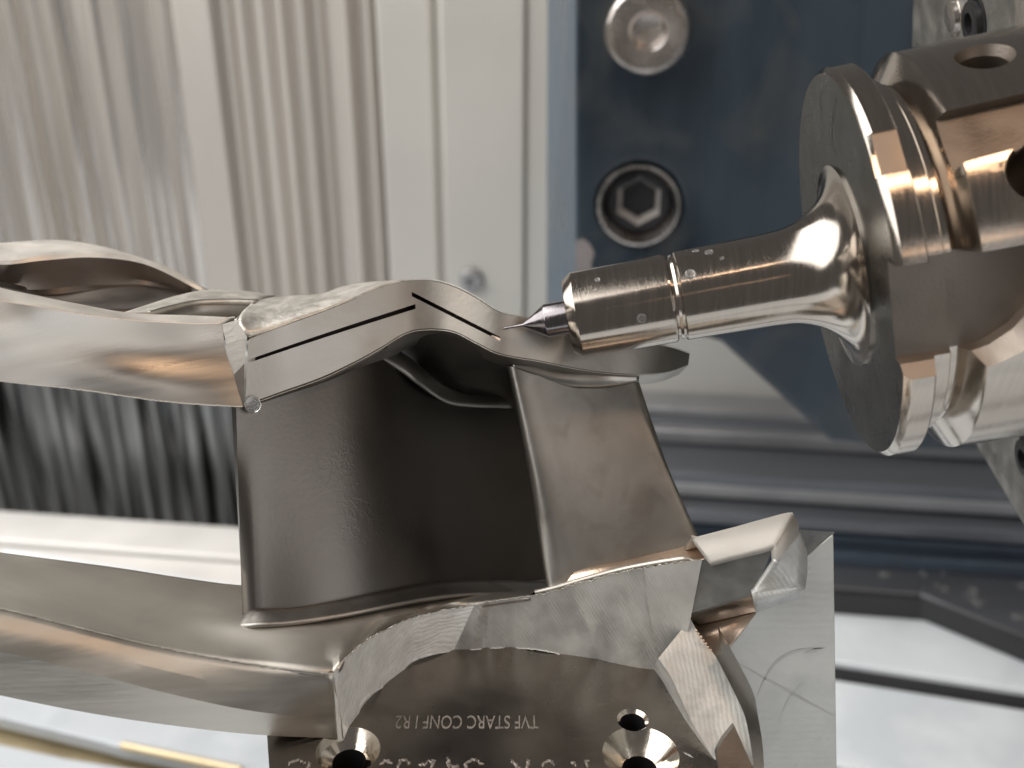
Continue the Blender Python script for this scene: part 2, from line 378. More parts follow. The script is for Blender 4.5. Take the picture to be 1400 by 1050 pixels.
# lug at the right with the bevelled dark side
bm = bmesh.new()
prism(bm, [HP(1256, 812, -14.92), HP(1440, 886, -14.92), HP(1440, 790, -14.92), HP(1262, 792, -14.92)], Vector((0, 0, -1.1)))
o = finish(bm, "table_stop", [M['cover'], M['matt_black']])
for p_ in o.data.polygons: p_.material_index = 0 if abs(p_.normal.z) > .5 else 1
o = o; tag(o, 'dark angular stop plate with slanted front edge on the pale table at far right', 'stop plate'); bevel(o, 0.12)

# machine table with slots
tb = empty("machine_table", HP(900, 1000, -17), 'pale blue grey machine table with dark parallel slots under the fixture', 'machine table')
h = -16.05
pA, pB = HP(1145, 921, h), HP(1400, 961, h); TX = (pB - pA).normalized(); TY = Vector((-TX.y, TX.x, 0))
def ty(u, v): return (HP(u, v, h) - pA).dot(TY)
def tx(u, v): return (HP(u, v, h) - pA).dot(TX)
cuts = [(ty(1145, 829) + 14, ty(1145, 927)), (None, None)]
w_sl = ty(1145, 904) - ty(1145, 929); y1 = ty(1145, 929); y2 = ty(1145, 1046)
def bar(y0, y1_, x0=-34, x1=34):
    bm = bmesh.new(); box(bm, pA + TX * x0 + TY * y0 + Vector((0, 0, -3.0)), TX * (x1 - x0), TY * (y1_ - y0), Vector((0, 0, 3.0)))
    return bevel(finish(bm, "table_bar", M['table'], tb), 0.1)
bar(y1 + w_sl, y1 + w_sl + 4.2, -15); bar(y2, y1); bar(y2 - w_sl - 6, y2 - w_sl); bar(y2 - 2 * w_sl - 14, y2 - 2 * w_sl - 6); bar(y2 - 3 * w_sl - 26, y2 - 3 * w_sl - 14); bar(y2 - 4 * w_sl - 40, y2 - 4 * w_sl - 26)
bm = bmesh.new(); box(bm, pA + TX * -34 + TY * (y2 - 44) + Vector((0, 0, -3.8)), TX * 68, TY * (y1 - y2 + 46), Vector((0, 0, 0.6))); finish(bm, "table_base", M['matt_black'], tb)
for yy in (y1, y2 - w_sl, y2 - 2 * w_sl - 6):
    bm = bmesh.new(); box(bm, pA + TX * -14 + TY * (yy - .01) + Vector((0, 0, -2.8)), TX * 48, TY * (w_sl + .02), Vector((0, 0, 2.55))); finish(bm, "slot_darkener", M['matt_black'], tb)  # black block added inside each slot to keep it dark

# left: raised pale ledge with a dark gap and a gold wiper
lg = empty("ledge", HP(150, 1010, -15), 'pale ledge with a brown gap beneath the left end of the lower vane ring', 'ledge')
def quad_slab(name, q, hh, t, m, parent):
    bm = bmesh.new(); prism(bm, [HP(u, v, hh) for u, v in q], Vector((0, 0, -t))); return bevel(finish(bm, name, M[m], parent), 0.06)
quad_slab("ledge_top", [(-60, 900), (520, 940), (520, 1070), (371, 1062), (160, 1020), (140, 1014), (-60, 966)], -14.6, 0.5, 'ledge', lg)
quad_slab("ledge_front", [(-60, 1004), (90, 1036), (190, 1052), (320, 1110), (-60, 1110)], -14.9, 0.5, 'ledge', lg)
quad_slab("gap_floor", [(-60, 940), (420, 1000), (420, 1120), (-60, 1100)], -15.5, 0.3, 'brass', lg)
bm = bmesh.new(); a, b = HP(166, 1019, -14.5), HP(330, 1053, -14.5)
revolve(bm, [(0, 0.08), (0.03, 0.13), ((b - a).length, 0.13)], 16, org=a, ex=(b - a).normalized(), ey=MZ, ez=(b - a).normalized().cross(MZ)); o = finish(bm, "wiper_rod", M['brass']); tag(o, 'thin gold coloured rod lying on the pale ledge at bottom left', 'rod')

# blue column with two bolts
CD = 29.0
colm = empty("column", VP(1000, 610, CD), 'dark navy painted machine column with a chamfered lower corner and two bolts', 'column')
poly = [(786, -120), (1800, -120), (1800, 630), (1262, 618), (1136, 606), (986, 470), (787, 412)]
front = [VP(u, v, CD) for u, v in poly]
bm = bmesh.new(); prism(bm, front, MY * 2.2)
bolt_px = [(884, 37, 47), (873, 281, 49)]
o = finish(bm, "front_plate", M['blue'], colm); 
cx = []
p2 = VP(873, 281, CD); r2 = 49 / F * 32.4
bmc = bmesh.new(); revolve(bmc, [(-1, r2), (1.6, r2)], 48, org=p2, ex=MY, ey=MX, ez=MZ); cx.append(finish(bmc, "cutter", M['black']))
boolean(o, cx); o.data.materials.clear(); o.data.materials.append(M['blue']); bevel(o, 0.3, 4)
bm = bmesh.new()
sl = [VP(787, -120, CD + 0.08), VP(787, 412, CD + 0.08)]; sb = [VP(749, -120, CD + 4.2), VP(747, 420, CD + 4.2)]
prism(bm, [sl[0], sb[0], sb[1], sl[1]], MX * 0.4 + MY * 0.1); finish(bm, "side_chamfer", M['blue_edge'], colm)
bm = bmesh.new(); q = [VP(u, v, CD - 0.03) for u, v in ((787, 330), (797, 326), (806, 333), (813, 346), (808, 362), (812, 378), (802, 398), (787, 405))]; prism(bm, q, MY * 0.03); finish(bm, "paint_chip", M['chip'], colm)
# bolt 1: round button head with a dimple, bolt 2: socket cap screw in a counterbore
p1 = VP(886, 37, CD); r1 = 47 / F * 33.5
bm = bmesh.new(); revolve(bm, [(0, r1 * 1.0), (0.85, r1 * 1.0), (1.0, r1 * 0.97), (1.08, r1 * 0.9), (1.1, r1 * 0.8), (1.06, r1 * 0.44), (1.02, r1 * 0.40), (0.75, r1 * 0.33), (0.72, r1 * 0.2), (0.70, 0.001)], 56, org=p1, ex=-MY, ey=MX, ez=MZ); finish(bm, "bolt_cap", M['bolt'], colm)
bm = bmesh.new(); revolve(bm, [(0.0, r2 * 1.03), (0.06, r2 * 1.02), (0.06, r2 * 0.99), (-0.35, r2 * 0.86), (-1.3, r2 * 0.85)], 56, org=p2, ex=-MY, ey=MX, ez=MZ, cap_ends=False); solid(finish(bm, "counterbore_ring", M['bolt'], colm), 0.03)
bm = bmesh.new(); rows = revolve(bm, [(-1.5, r2 * .84), (-0.50, r2 * .84), (-0.40, r2 * .78), (-0.38, r2 * 0.62)], 48, org=p2, ex=-MY, ey=MX, ez=MZ, cap_ends=False)
hexr = [[bm.verts.new(p2 + MY * d + (MX * math.cos(2 * math.pi * (round(k / 8) * 8) / 48) + MZ * math.sin(2 * math.pi * (round(k / 8) * 8) / 48)) * r2 * 0.5 if False else p2 + MY * d + (MX * math.cos(2 * math.pi * k / 48) + MZ * math.sin(2 * math.pi * k / 48)) * (r2 * (0.62 if d < .5 else .5) * math.cos(math.pi / 6) / math.cos(((k / 8 + .5) % 1 - .5) * math.pi / 3))) for k in range(48)] for d in (0.39, 0.8)]
prev = rows[-1]
for hr in hexr:
    for k in range(48): bm.faces.new((prev[k], prev[(k + 1) % 48], hr[(k + 1) % 48], hr[k]))
    prev = hr
cap(bm, prev, 0)
for f in bm.faces:
    dd = (f.calc_center_median() - p2); f.material_index = 1 if dd.dot(MY) > 0.5 and (dd - MY * dd.dot(MY)).length > r2 * .3 else 0
s_ = finish(bm, "cap_screw", [M['black'], M['hex_glint']], colm)

# ------------------------------------------------------------------ tool holder
zT = 12.3
def cc(u, v, z): return Vector(((u - 700) / F * z, (525 - v) / F * z, z))
Tc, Fc = cc(690, 449, zT), cc(1153.9, 363.8, 11.829)
aC = (Fc - Tc); LT = aC.length; aC.normalize()
e1C = Vector((0, 0, -1)); e1C = (e1C - aC * aC.dot(e1C)).normalized(); e2C = e1C.cross(aC)
if e2C.y < 0: e2C = -e2C
def c2w(v): return RT * v.x + UP * v.y + FW * v.z
AX, E1, E2 = c2w(aC), c2w(e1C), c2w(e2C)
TIP = C0 + c2w(Tc)
def TH_(s, r, ph): return TIP + AX * s + (E1 * math.cos(R(ph)) + E2 * math.sin(R(ph))) * r

hold = empty("tool_holder", TIP + AX * (LT + 1), 'polished steel milling tool holder with a wide notched flange and round side holes', 'tool holder')
def lathe(prof, seg=96, capit=True):
    bm = bmesh.new(); revolve(bm, prof, seg, org=TIP, ex=AX, ey=E1, ez=E2, cap_ends=capit); return bm
finish(lathe([(0.775, 0.215), (0.775, 0.43), (0.79, 0.445), (0.878, 0.508), (0.892, 0.516), (1.98, 0.526), (2.0, 0.518), (2.015, 0.50), (2.02, 0.462), (2.10, 0.462)]), "collet_nose", M['holder'], hold, angle=22)
fl = [(2.04, 0.40), (2.045, 0.49), (2.075, 0.505), (2.08, 0.47), (2.105, 0.47), (2.105, 0.505), (2.12, 0.522), (2.6, 0.53), (3.15, 0.54)]
for k in range(0, 13):
    t = k / 12 * math.pi / 2; fl.append((3.22 + 0.76 * math.sin(t), 0.545 + 0.62 * (1 - math.cos(t))))
fl.append((4.05, 1.165))
finish(lathe(fl), "shank", M['holder'], hold, angle=25)
# flange disk, groove and body with cut-outs: radius depends on the angle
def ang_list():
    A = list(range(-180, 180, 3)) + [31, 30.0, 29.9, 18.01, 18.0, 17.4, 17.35, -3.9, -3.95, -4.6, -34.5, -34.55, -41.0, -41.05, -38]
    return sorted(set(float(x) for x in A))
ANG = ang_list()
def cut_r(s, r, ph, disk):
    if -3.95 <= ph <= 0 and False: pass
    if disk and 18.0 <= ph <= 30.0:
        r = min(r, 2.23 * math.cos(R(15)) / math.cos(R(ph - 15)) - (0.02 if ph < 29.95 else 0))
    return r
def disk_mesh(prof, disk, mats):
    bm = bmesh.new(); rows = []
    for s, r in prof:
        rows.append([bm.verts.new(TH_(LT + s, cut_r(s, r, p, disk), p)) for p in ANG])
    n = len(ANG)
    for a, b in zip(rows, rows[1:]):
        for k in range(n):
            f = bm.faces.new((a[k], a[(k + 1) % n], b[(k + 1) % n], b[k]))
            f.material_index = 1 if -34.5 <= ANG[k] < -3.96 else 0
    for f in (bm.faces.new(rows[0][::-1]), bm.faces.new(rows[-1])): f.material_index = 2 if len(mats) > 2 else 0
    return bm
PROF = [(0.0, 2.17, 1), (0.012, 2.185, 1), (0.055, 2.225, 1), (0.065, 2.23, 1), (0.285, 2.23, 1), (0.30, 2.22, 1), (0.34, 2.02, 0), (0.35, 2.01, 0), (0.50, 2.01, 0), (0.512, 2.0, 0), (0.525, 1.92, 0), (0.60, 1.92, 0), (0.615, 1.935, 0), (0.755, 2.215, 0), (0.775, 2.245, 0), (1.3, 2.25, 0), (2.4, 2.25, 0), (3.2, 2.25, 0)]
bm = bmesh.new(); rows = []
for s_, r_, dk in PROF: rows.append([bm.verts.new(TH_(LT + s_, cut_r(s_, r_, p, dk), p)) for p in ANG])
n = len(ANG)
for a, b in zip(rows, rows[1:]):
    for k in range(n):
        f = bm.faces.new((a[k], a[(k + 1) % n], b[(k + 1) % n], b[k])); f.material_index = 1 if 17.9 <= ANG[k] < 29.95 and a[0].co.length >= 0 and rows.index(a) in (2, 3, 4) else 0
bm.faces.new(rows[0][::-1]).material_index = 2; bm.faces.new(rows[-1])
body = finish(bm, "flange", [M['holder'], M['pocket'], M['holder_face']], hold, angle=18, weld=0)
# round side holes and the flat pocket in the body
def cyl_cutter(s, ph, rad, m='pocket', d0=1.2, d1=3.2):
    bm = bmesh.new(); ax = (E1 * math.cos(R(ph)) + E2 * math.sin(R(ph))); o_ = TIP + AX * (LT + s)
    yv = AX; zv = ax.cross(AX)
    revolve(bm, [(d0, rad), (2.13, rad), (2.26, rad + 0.05), (d1, rad + 0.4)], 48, org=o_, ex=ax, ey=yv, ez=zv)
    return finish(bm, "cutter", M[m])
cut = [cyl_cutter(1.40, 51, 0.24), cyl_cutter(1.42, 11, 0.27)]
bm = bmesh.new(); nrm = (E1 * math.cos(R(24)) + E2 * math.sin(R(24))); tg = (-E1 * math.sin(R(24)) + E2 * math.cos(R(24)))
o_ = TIP + AX * (LT + 0.70) + nrm * 2.10
pts = [o_ + AX * x + tg * y for x, y in ((-0.1, -0.31), (0.55, -0.26), (0.78, -0.16), (0.95, 0.0), (1.05, 0.2), (1.10, 0.34), (-0.1, 0.30))]
prism(bm, pts, nrm * 0.6); cut.append(finish(bm, "cutter", M['pocket']))
nm2 = (E1 * math.cos(R(-19)) + E2 * math.sin(R(-19))); tg2 = (-E1 * math.sin(R(-19)) + E2 * math.cos(R(-19)))
so = [(-0.2, .50), (2.6, .50), (2.6, .46), (1.62, .30), (1.45, .05), (1.28, -.16), (1.08, -.34), (.85, -.46), (.60, -.51), (-0.2, -.51)]
bm = bmesh.new(); lay = []
for r_, up, dn in ((1.86, 0, 0), (2.0, 0.0, 0.02), (2.6, 0.04, .62)):
    lay.append([bm.verts.new(TIP + AX * (LT + x + (0.05 if y < .2 and x > .5 and r_ > 2.1 else 0)) + nm2 * r_ + tg2 * (y + (up if y > .2 else -dn * (1 if x < 1.2 else .4)))) for x, y in so])
for a, b in zip(lay, lay[1:]):
    for k in range(len(so)): bm.faces.new((a[k], a[(k + 1) % len(so)], b[(k + 1) % len(so)], b[k]))
bm.faces.new(lay[0][::-1]); bm.faces.new(lay[-1]); cut.append(finish(bm, "cutter", M['pocket']))
boolean(body, cut)
body.data.set_sharp_from_angle(angle=R(18)); bevel(body, 0.014, 2, 28)
for st in ([(1123, 126), (1121, 140), (1124, 156)], [(1143, 134), (1138, 165), (1137, 195), (1143, 210)], [(1108, 132), (1116, 126)]):
    bm = bmesh.new(); q = TIP + AX * (LT - 0.002)
    P_ = []
    for u, v in st: d = ray(u, v); P_.append(C0 + d * ((q - C0).dot(AX) / d.dot(AX)))
    cv = catmull(P_, 12); lo = [p + E2 * 0.004 - E1 * .018 for p in cv]; hi = [p - E2 * 0.004 + E1 * .018 for p in cv]
    loft(bm, [lo, hi]); finish(bm, "marker_stroke", M['black'], hold, face_cam=True)
# end mill in the nose
em = empty("end_mill", TIP, 'slim carbide micro end mill with a conical neck pointing at the slot in the vane', 'end mill')
finish(lathe([(0.46, 0.15), (0.497, 0.195), (0.503, 0.199), (0.515, 0.202), (0.9, 0.202)], 48), "cutter_shank", M['carbide'], em, angle=22)
finish(lathe([(-0.02, 0.004), (-0.015, 0.014), (0.05, 0.016), (0.055, 0.012), (0.215, 0.015), (0.232, 0.022), (0.50, 0.197)], 40), "cutter_neck", M['carbide'], em, angle=30)

# spindle face behind the holder
sp = empty("spindle_nose", TIP + AX * (LT + 3.2), 'dark grey spindle face plate with pins and socket screws behind the tool holder', 'spindle')
SPS = LT + 2.9
def hit_sp(u, v, s=SPS):
    q = TIP + AX * s; d = ray(u, v); return C0 + d * ((q - C0).dot(AX) / d.dot(AX))
bm = bmesh.new(); pp = [hit_sp(u, v) for u, v in ((1250, -120), (1246, 60), (1262, 300), (1312, 560), (1336, 612), (1402, 724), (1470, 830), (2300, 900), (2300, -120))]
prism(bm, pp, AX * 1.5); bevel(finish(bm, "face_plate", M['spindle'], sp), 0.05)
def sp_round(name, u, v, prof, m):
    bm = bmesh.new(); revolve(bm, prof, 32, org=hit_sp(u, v), ex=-AX, ey=E1, ez=E2); return finish(bm, name, M[m], sp)
k = 0.165
sp_round("pin", 1305, 22, [(-0.1, 0.30), (0.012, 0.30), (0.012, 0.27), (0.004, 0.265), (0.004, 0.24), (0.07, 0.225), (0.08, 0.001)], 'bolt')
for u, v in ((1335, 30), (1408, 626)):
    sp_round("socket_screw", u, v, [(-0.1, 0.37), (0.02, 0.37), (0.03, 0.34), (0.012, 0.335), (0.012, 0.31), (0.10, 0.29), (0.115, 0.26), (0.115, 0.15), (-0.05, 0.14), (-0.05, 0.001)], 'black')
bm = bmesh.new(); prism(bm, [hit_sp(u, v, SPS - 0.15) for u, v in ((1386, -60), (1388, 36), (1395, 40), (1460, 40), (1460, -60))], AX * 0.14); finish(bm, "edge_strip", M['bolt'], sp)

# ------------------------------------------------------------------ fixture plate with threaded holes
fx = empty("fixture_plate", HP(700, 1000, -1.4), 'dark oiled steel fixture plate with engraved lettering and chamfered holes under the vane', 'fixture plate')
pl = [HP(365, 1004), HP(372, 1110), HP(374, 1150), HP(1020, 1150), HP(1030, 1060), HP(975, 960), HP(940, 890), HP(700, 850), HP(520, 900)]
pl = [Vector((p.x, p.y, 0)) for p in pl]
bm = bmesh.new(); prism(bm, pl, Vector((0, 0, -1.4)))
plate = finish(bm, "plate", [M['plate'], M['hole'], M['black']], fx)
cut = []
holes = [(865, 980, 0.145, 0.185), (476, 1022, 0.19, 0.36), (876, 1027, 0.20, 0.43)]
for u, v, r, rc in holes:
    p = HP(u, v + 4); bm = bmesh.new()
    revolve(bm, [(-1.2, r), (-(rc - r) * 1.0, r), (0, rc), (0.3, rc + 0.3)], 56, org=p, ex=Vector((0, 0, 1)), ey=Vector((1, 0, 0)), ez=Vector((0, 1, 0)))
    for f in bm.faces:
        c = f.calc_center_median(); f.material_index = 1 if c.z - p.z > -(rc - r) else 0
    cut.append(finish(bm, "cutter", [M['black'], M['hole']]))
boolean(plate, cut); plate.data.set_sharp_from_angle(angle=R(30)); bevel(plate, 0.03)
def text_obj(name, body, pu, pv, size, m, parent, depth=0.004, rot=math.pi, sx=1.0):
    c = bpy.data.curves.new(name, 'FONT'); c.body = body; c.size = size; c.extrude = depth; c.align_x = 'LEFT'
    t = bpy.data.objects.new(name, c); COL.objects.link(t)
    dg = bpy.context.evaluated_depsgraph_get(); dg.update(); me = bpy.data.meshes.new_from_object(t.evaluated_get(dg))
    bpy.data.objects.remove(t, do_unlink=True)
    me.materials.clear(); me.materials.append(M[m]); o = bpy.data.objects.new(name, me); COL.objects.link(o)
    o.parent = parent; p = HP(pu, pv); o.location = p + Vector((0, 0, 0.003)) - parent.location; o.rotation_euler = (0, 0, rot); o.scale = (sx, 1, 1)
    return o
text_obj("engraved_text", "TVF STARC CONF I R2", 736, 979, 0.30, 'engraved', fx, sx=0.56)
# rough raised strokes of the worn hand marking along the bottom edge
def tube(bm, pts, rad, seg=6, m=0):
    rows = []
    for i, p in enumerate(pts):
        d = (pts[min(i + 1, len(pts) - 1)] - pts[max(i - 1, 0)]).normalized(); a = d.orthogonal().normalized(); b = d.cross(a)
        r = rad if 0 < i < len(pts) - 1 else rad * 0.4
        rows.append([bm.verts.new(p + (a * math.cos(2 * math.pi * k / seg) + b * math.sin(2 * math.pi * k / seg)) * r) for k in range(seg)])
    for a, b in zip(rows, rows[1:]):
        for k in range(seg):
            f = bm.faces.new((a[k], a[(k + 1) % seg], b[(k + 1) % seg], b[k])); f.material_index = m
    cap(bm, rows[0][::-1], m); cap(bm, rows[-1], m)
strokes = [[(545, 1050), (549, 1041), (556, 1040), (560, 1047)], [(572, 1046), (582, 1044), (594, 1040), (588, 1050)], [(611, 1037), (614, 1048)], [(614, 1049), (628, 1048)], [(636, 1054), (639, 1043), (648, 1039), (657, 1043), (662, 1045)],
           [(698, 1038), (705, 1047), (711, 1053)], [(722, 1038), (721, 1047), (720, 1054)], [(742, 1049), (747, 1043), (754, 1042), (760, 1048)], [(782, 1042), (788, 1048)], [(800, 1040), (804, 1050)],
           [(395, 1046), (402, 1041), (411, 1040), (417, 1046)], [(424, 1043), (420, 1052)], [(520, 1046), (528, 1040), (536, 1045)]]
for st in strokes:
    bm = bmesh.new(); cv = catmull([HP(u, v) for u, v in st], 14)
    tube(bm, [p + Vector((random.gauss(0, .010), random.gauss(0, .010), 0.004 + random.gauss(0, .003))) for p in cv], 0.018)
    finish(bm, "scribed_stroke", M['engraved'], fx)

# ------------------------------------------------------------------ locator block
lb = empty("locator_block", HP(1060, 900), 'pale ground steel locator block standing upright at the right end of the vane', 'block')
def YP(u, v, Y): d = ray(u, v); return C0 + d * (Y / d.y)
BY = 9.95
bm = bmesh.new()
fp = [YP(u, v, BY) for u, v in ((940, 1060), (940, 950), (990, 893), (1033, 838), (1104, 758), (1140, 729), (1146, 1160), (940, 1160))]
prism(bm, fp, Vector((0.05, 0.9, -0.72))); bevel(finish(bm, "block_body", M['block'], lb), 0.02)
for st, wd in (([(1030, 968), (1042, 935), (1062, 905), (1090, 890), (1128, 886)], .03), ([(1006, 905), (1050, 930), (1095, 955), (1142, 980)], .022), ([(1100, 893), (1114, 889), (1127, 886)], .03), ([(1060, 1010), (1075, 960), (1100, 930)], .012)):
    bm = bmesh.new(); cv = catmull([YP(u, v, BY - 0.004) for u, v in st], 24)
    loft(bm, [[p + Vector((0, 0, wd * math.sin(math.pi * (i + .5) / 24))) for i, p in enumerate(cv)], [p - Vector((0, 0, wd * math.sin(math.pi * (i + .5) / 24))) for i, p in enumerate(cv)]]); finish(bm, "smear", M['smear'], lb, face_cam=True)
bm = bmesh.new()
prism(bm, [YP(1094, 724, BY + .06), YP(1141, 727, BY + .02), YP(1105, 758, BY - 0.01)], Vector((0, 0.3, -0.5))); finish(bm, "top_corner", M['saw_face'], lb)
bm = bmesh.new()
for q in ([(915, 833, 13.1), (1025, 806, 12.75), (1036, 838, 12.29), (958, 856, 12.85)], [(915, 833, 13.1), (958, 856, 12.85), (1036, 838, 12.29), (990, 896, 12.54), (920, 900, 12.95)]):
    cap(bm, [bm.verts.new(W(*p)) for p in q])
solid(finish(bm, "side_relief", M['copper_tint'], lb, face_cam=True, angle=20, weld=0), 0.05)  # copper reflection beside the block, put into the surface colour

# ------------------------------------------------------------------ turbine vane segment
vane = empty("turbine_vane", HP(700, 900), 'machined turbine vane segment with a wavy slotted upper band, two airfoils and a lower ring', 'turbine vane')
ET = [(340, 461, 11.95), (390, 442, 12.1), (440, 424, 12.3), (480, 408, 12.45), (510, 394, 12.56), (540, 385, 12.66), (562, 381.5, 12.7), (590, 382, 12.7), (620, 390, 12.63), (650, 405, 12.54), (675, 421, 12.48), (692, 428, 12.48), (720, 433, 12.55), (770, 444, 12.7), (830, 458, 12.85), (895, 469, 13.02), (922, 475, 13.2), (943, 483, 13.4)]
EB = [(335, 556, 11.97), (390, 536, 12.12), (440, 518, 12.3), (490, 494, 12.48), (524, 475, 12.58), (546, 461, 12.65), (566, 453, 12.7), (598, 451, 12.7), (622, 455, 12.63), (650, 469, 12.54), (676, 482, 12.48), (698, 488, 12.48), (735, 494, 12.55), (790, 505, 12.7), (840, 511.5, 12.85), (886, 512.5, 12.98), (915, 509, 13.2), (941, 499, 13.4)]
def fcurve(pts, n=110): return [Vector((p.x, p.y, p.z / 60)) for p in catmull([(p[0], p[1], p[2] * 60) for p in pts], n)]
eT, eB = fcurve(ET), fcurve(EB)
BACK = Vector((0.0, 0.62, -0.42))
mid = [[W(*(a.lerp(b, t))) for a, b in zip(eT, eB)] for t in (0.035, .25, .5, .75, .97)]
topf = [W(*a) for a in eT]; botf = [W(*b) for b in eB]
bev = 0.02
bm = bmesh.new()
loops = [[p + BACK * .06 for p in topf]] + mid + [[p + BACK * .05 for p in botf], [p + BACK for p in botf], [p + BACK for p in topf]]
rows = loft(bm, loops, closed=True)
for e in (0, -1): cap(bm, [r[e] for r in rows])
bandf = finish(bm, "outer_shroud", [M['face'], M['slot']], vane, angle=40)
# seal slots cut into the end face
def slot_cutter(pts, th0, th1):
    bm = bmesh.new(); rows = []
    n = len(pts)
    for i, (u, v, z) in enumerate(pts):
        t = i / (n - 1); h = (th0 * (1 - t) + th1 * t) / 2
        rows.append([W(u, v - h, z - .2), W(u, v + h, z - .2), W(u, v + h, z + .32), W(u, v - h, z + .32)])
    rws = [[bm.verts.new(p) for p in r] for r in rows]
    for a, b in zip(rws, rws[1:]):
        for k in range(4): bm.faces.new((a[k], a[(k + 1) % 4], b[(k + 1) % 4], b[k]))
    cap(bm, rws[0][::-1]); cap(bm, rws[-1]); return finish(bm, "cutter", M['slot'])
def zat(u):
    for a, b in zip(ET, ET[1:]):
        if a[0] <= u <= b[0]: return a[2] + (b[2] - a[2]) * (u - a[0]) / (b[0] - a[0])
    return ET[0][2]
s1 = [(325 + (568 - 325) * t, 499 + (419 - 499) * t - 4 * math.sin(math.pi * t) * 0.3, zat(325 + 243 * t)) for t in [i / 10 for i in range(11)]]
s2 = [(563 + (684 - 563) * t, 402 + (463.5 - 402) * t, zat(563 + 121 * t)) for t in [i / 8 for i in range(9)]]
boolean(bandf, [slot_cutter(s1, 4.5, 6.5), slot_cutter(s2, 6.0, 5.5)])
bandf.data.set_sharp_from_angle(angle=R(40))
bm = bmesh.new(); prism(bm, [W(672, 458, 12.7), W(686, 463, 12.62), W(684, 467, 12.62), W(671, 463, 12.7)], FW * 0.08); finish(bm, "slot_burr", M['copper_tint'], vane)
# pale top of the upper band behind the end face
bm = bmesh.new()
t0 = crv([(338, 460, 11.97), (390, 441.5, 12.12), (440, 423.5, 12.32), (480, 407.5, 12.47), (510, 393.5, 12.58), (535, 386.5, 12.68), (552, 383.2, 12.72)], 40)
t1 = crv([(326, 437, 12.05), (360, 426, 12.4), (400, 414, 12.7), (440, 404, 12.95), (480, 394, 13.0), (520, 388, 12.9), (552, 383.0, 12.76)], 40)
t2 = crv([(346, 412, 12.9), (374, 406, 13.2), (402, 404, 13.35), (440, 401, 13.4), (470, 391, 13.4), (510, 385, 13.2), (552, 382.8, 12.8)], 40)
t3 = [p + Vector((0, 1.0, -1.2)) for p in t2]
loft(bm, across([t0, t1, t2], 14)); loft(bm, [t2, t3]); solid(finish(bm, "shroud_top", M['rough_top'], vane, face_cam=True), 0.1)
# boss round the little pocket
bm = bmesh.new()
b0 = crv([(165, 430, 11.9), (204, 427, 12.1), (236, 418, 12.4), (268, 411.5, 12.7), (310, 410, 12.85), (352, 411, 12.9)], 30)
b1 = crv([(158, 431, 12.0), (200, 419, 12.4), (240, 408, 12.8), (275, 399, 13.2), (320, 399, 13.4), (362, 406, 13.3)], 30)
b2 = crv([(160, 430, 12.2), (200, 417, 12.7), (245, 403, 13.2), (290, 395.5, 13.6), (335, 397.5, 13.8), (376, 404, 13.7)], 30)
b3 = [p + Vector((0, 1, -1.2)) for p in b2]
loft(bm, across([b0, b1, b2], 10)); loft(bm, [b2, b3])
r0 = crv([(326, 437, 12.04), (334, 430, 12.3), (352, 412, 12.88)], 12); r1 = crv([(330, 440, 12.05), (350, 428, 12.5), (376, 404, 13.65)], 12)
loft(bm, [r0, r1]); solid(finish(bm, "pocket_boss", M['rough_top'], vane, face_cam=True), 0.06)
bm = bmesh.new()
q0 = crv([(204, 427, 12.1), (236, 418, 12.4), (268, 411.5, 12.7), (310, 410, 12.85), (352, 411, 12.9)], 24); q1 = [p + Vector((0, 0, -0.22)) for p in q0]; q2 = crv([(206, 429, 12.05), (240, 431, 12.15), (270, 431, 12.2), (300, 432, 12.25), (326, 435, 12.3)], 24); q2 = [p + Vector((0, 0, -0.22)) for p in q2]
loft(bm, [q0, q1, q2]); r0b = [p + Vector((0, 0, -0.25)) for p in r0]; loft(bm, [r0, r0b]); solid(finish(bm, "pocket", M['foil'], vane, face_cam=True, angle=50), 0.05)
# left band: front face, lip, channel and rear rim
bm = bmesh.new()
l0 = crv([(-140, 495, 10.5), (0, 520, 11.0), (100, 531, 11.35), (230, 549, 11.7), (332, 556, 11.93)], 44)
lm1 = crv([(-140, 465, 10.47), (0, 492, 10.98), (100, 505, 11.33), (230, 520, 11.7), (322, 520, 11.97)], 44)
lm2 = crv([(-140, 425, 10.45), (0, 452, 10.95), (100, 468, 11.33), (200, 480, 11.68), (309, 480, 12.0)], 44)
l1 = crv([(-140, 372, 10.4), (0, 411, 10.95), (50, 419, 11.1), (100, 428, 11.3), (180, 438, 11.6), (260, 443, 11.85), (304, 444, 12.0)], 44)
l2 = crv([(-140, 350, 10.9), (0, 393, 11.35), (50, 404, 11.5), (100, 414, 11.65), (180, 428, 11.85), (260, 431, 12.05), (320, 434, 12.1)], 44)
l3 = [p + Vector((0, 0.12, -0.35)) for p in l2]
lb_ = [p + Vector((0.05, 0.5, -0.1)) for p in l0]
under = [p + Vector((0.1, 2.6, -0.9)) for p in l0]
rows = loft(bm, [under, lb_, l0] + across([l0, lm1, lm2, l1], 16)[1:])
finish(bm, "front_band", M['rim'], vane, angle=30, face_cam=True)
bm = bmesh.new(); loft(bm, [l1, [a.lerp(b, .12) + Vector((0, 0, .012)) for a, b in zip(l1, l2)], l2, l3]); solid(finish(bm, "lip", M['lip'], vane, angle=50, face_cam=True), 0.05)
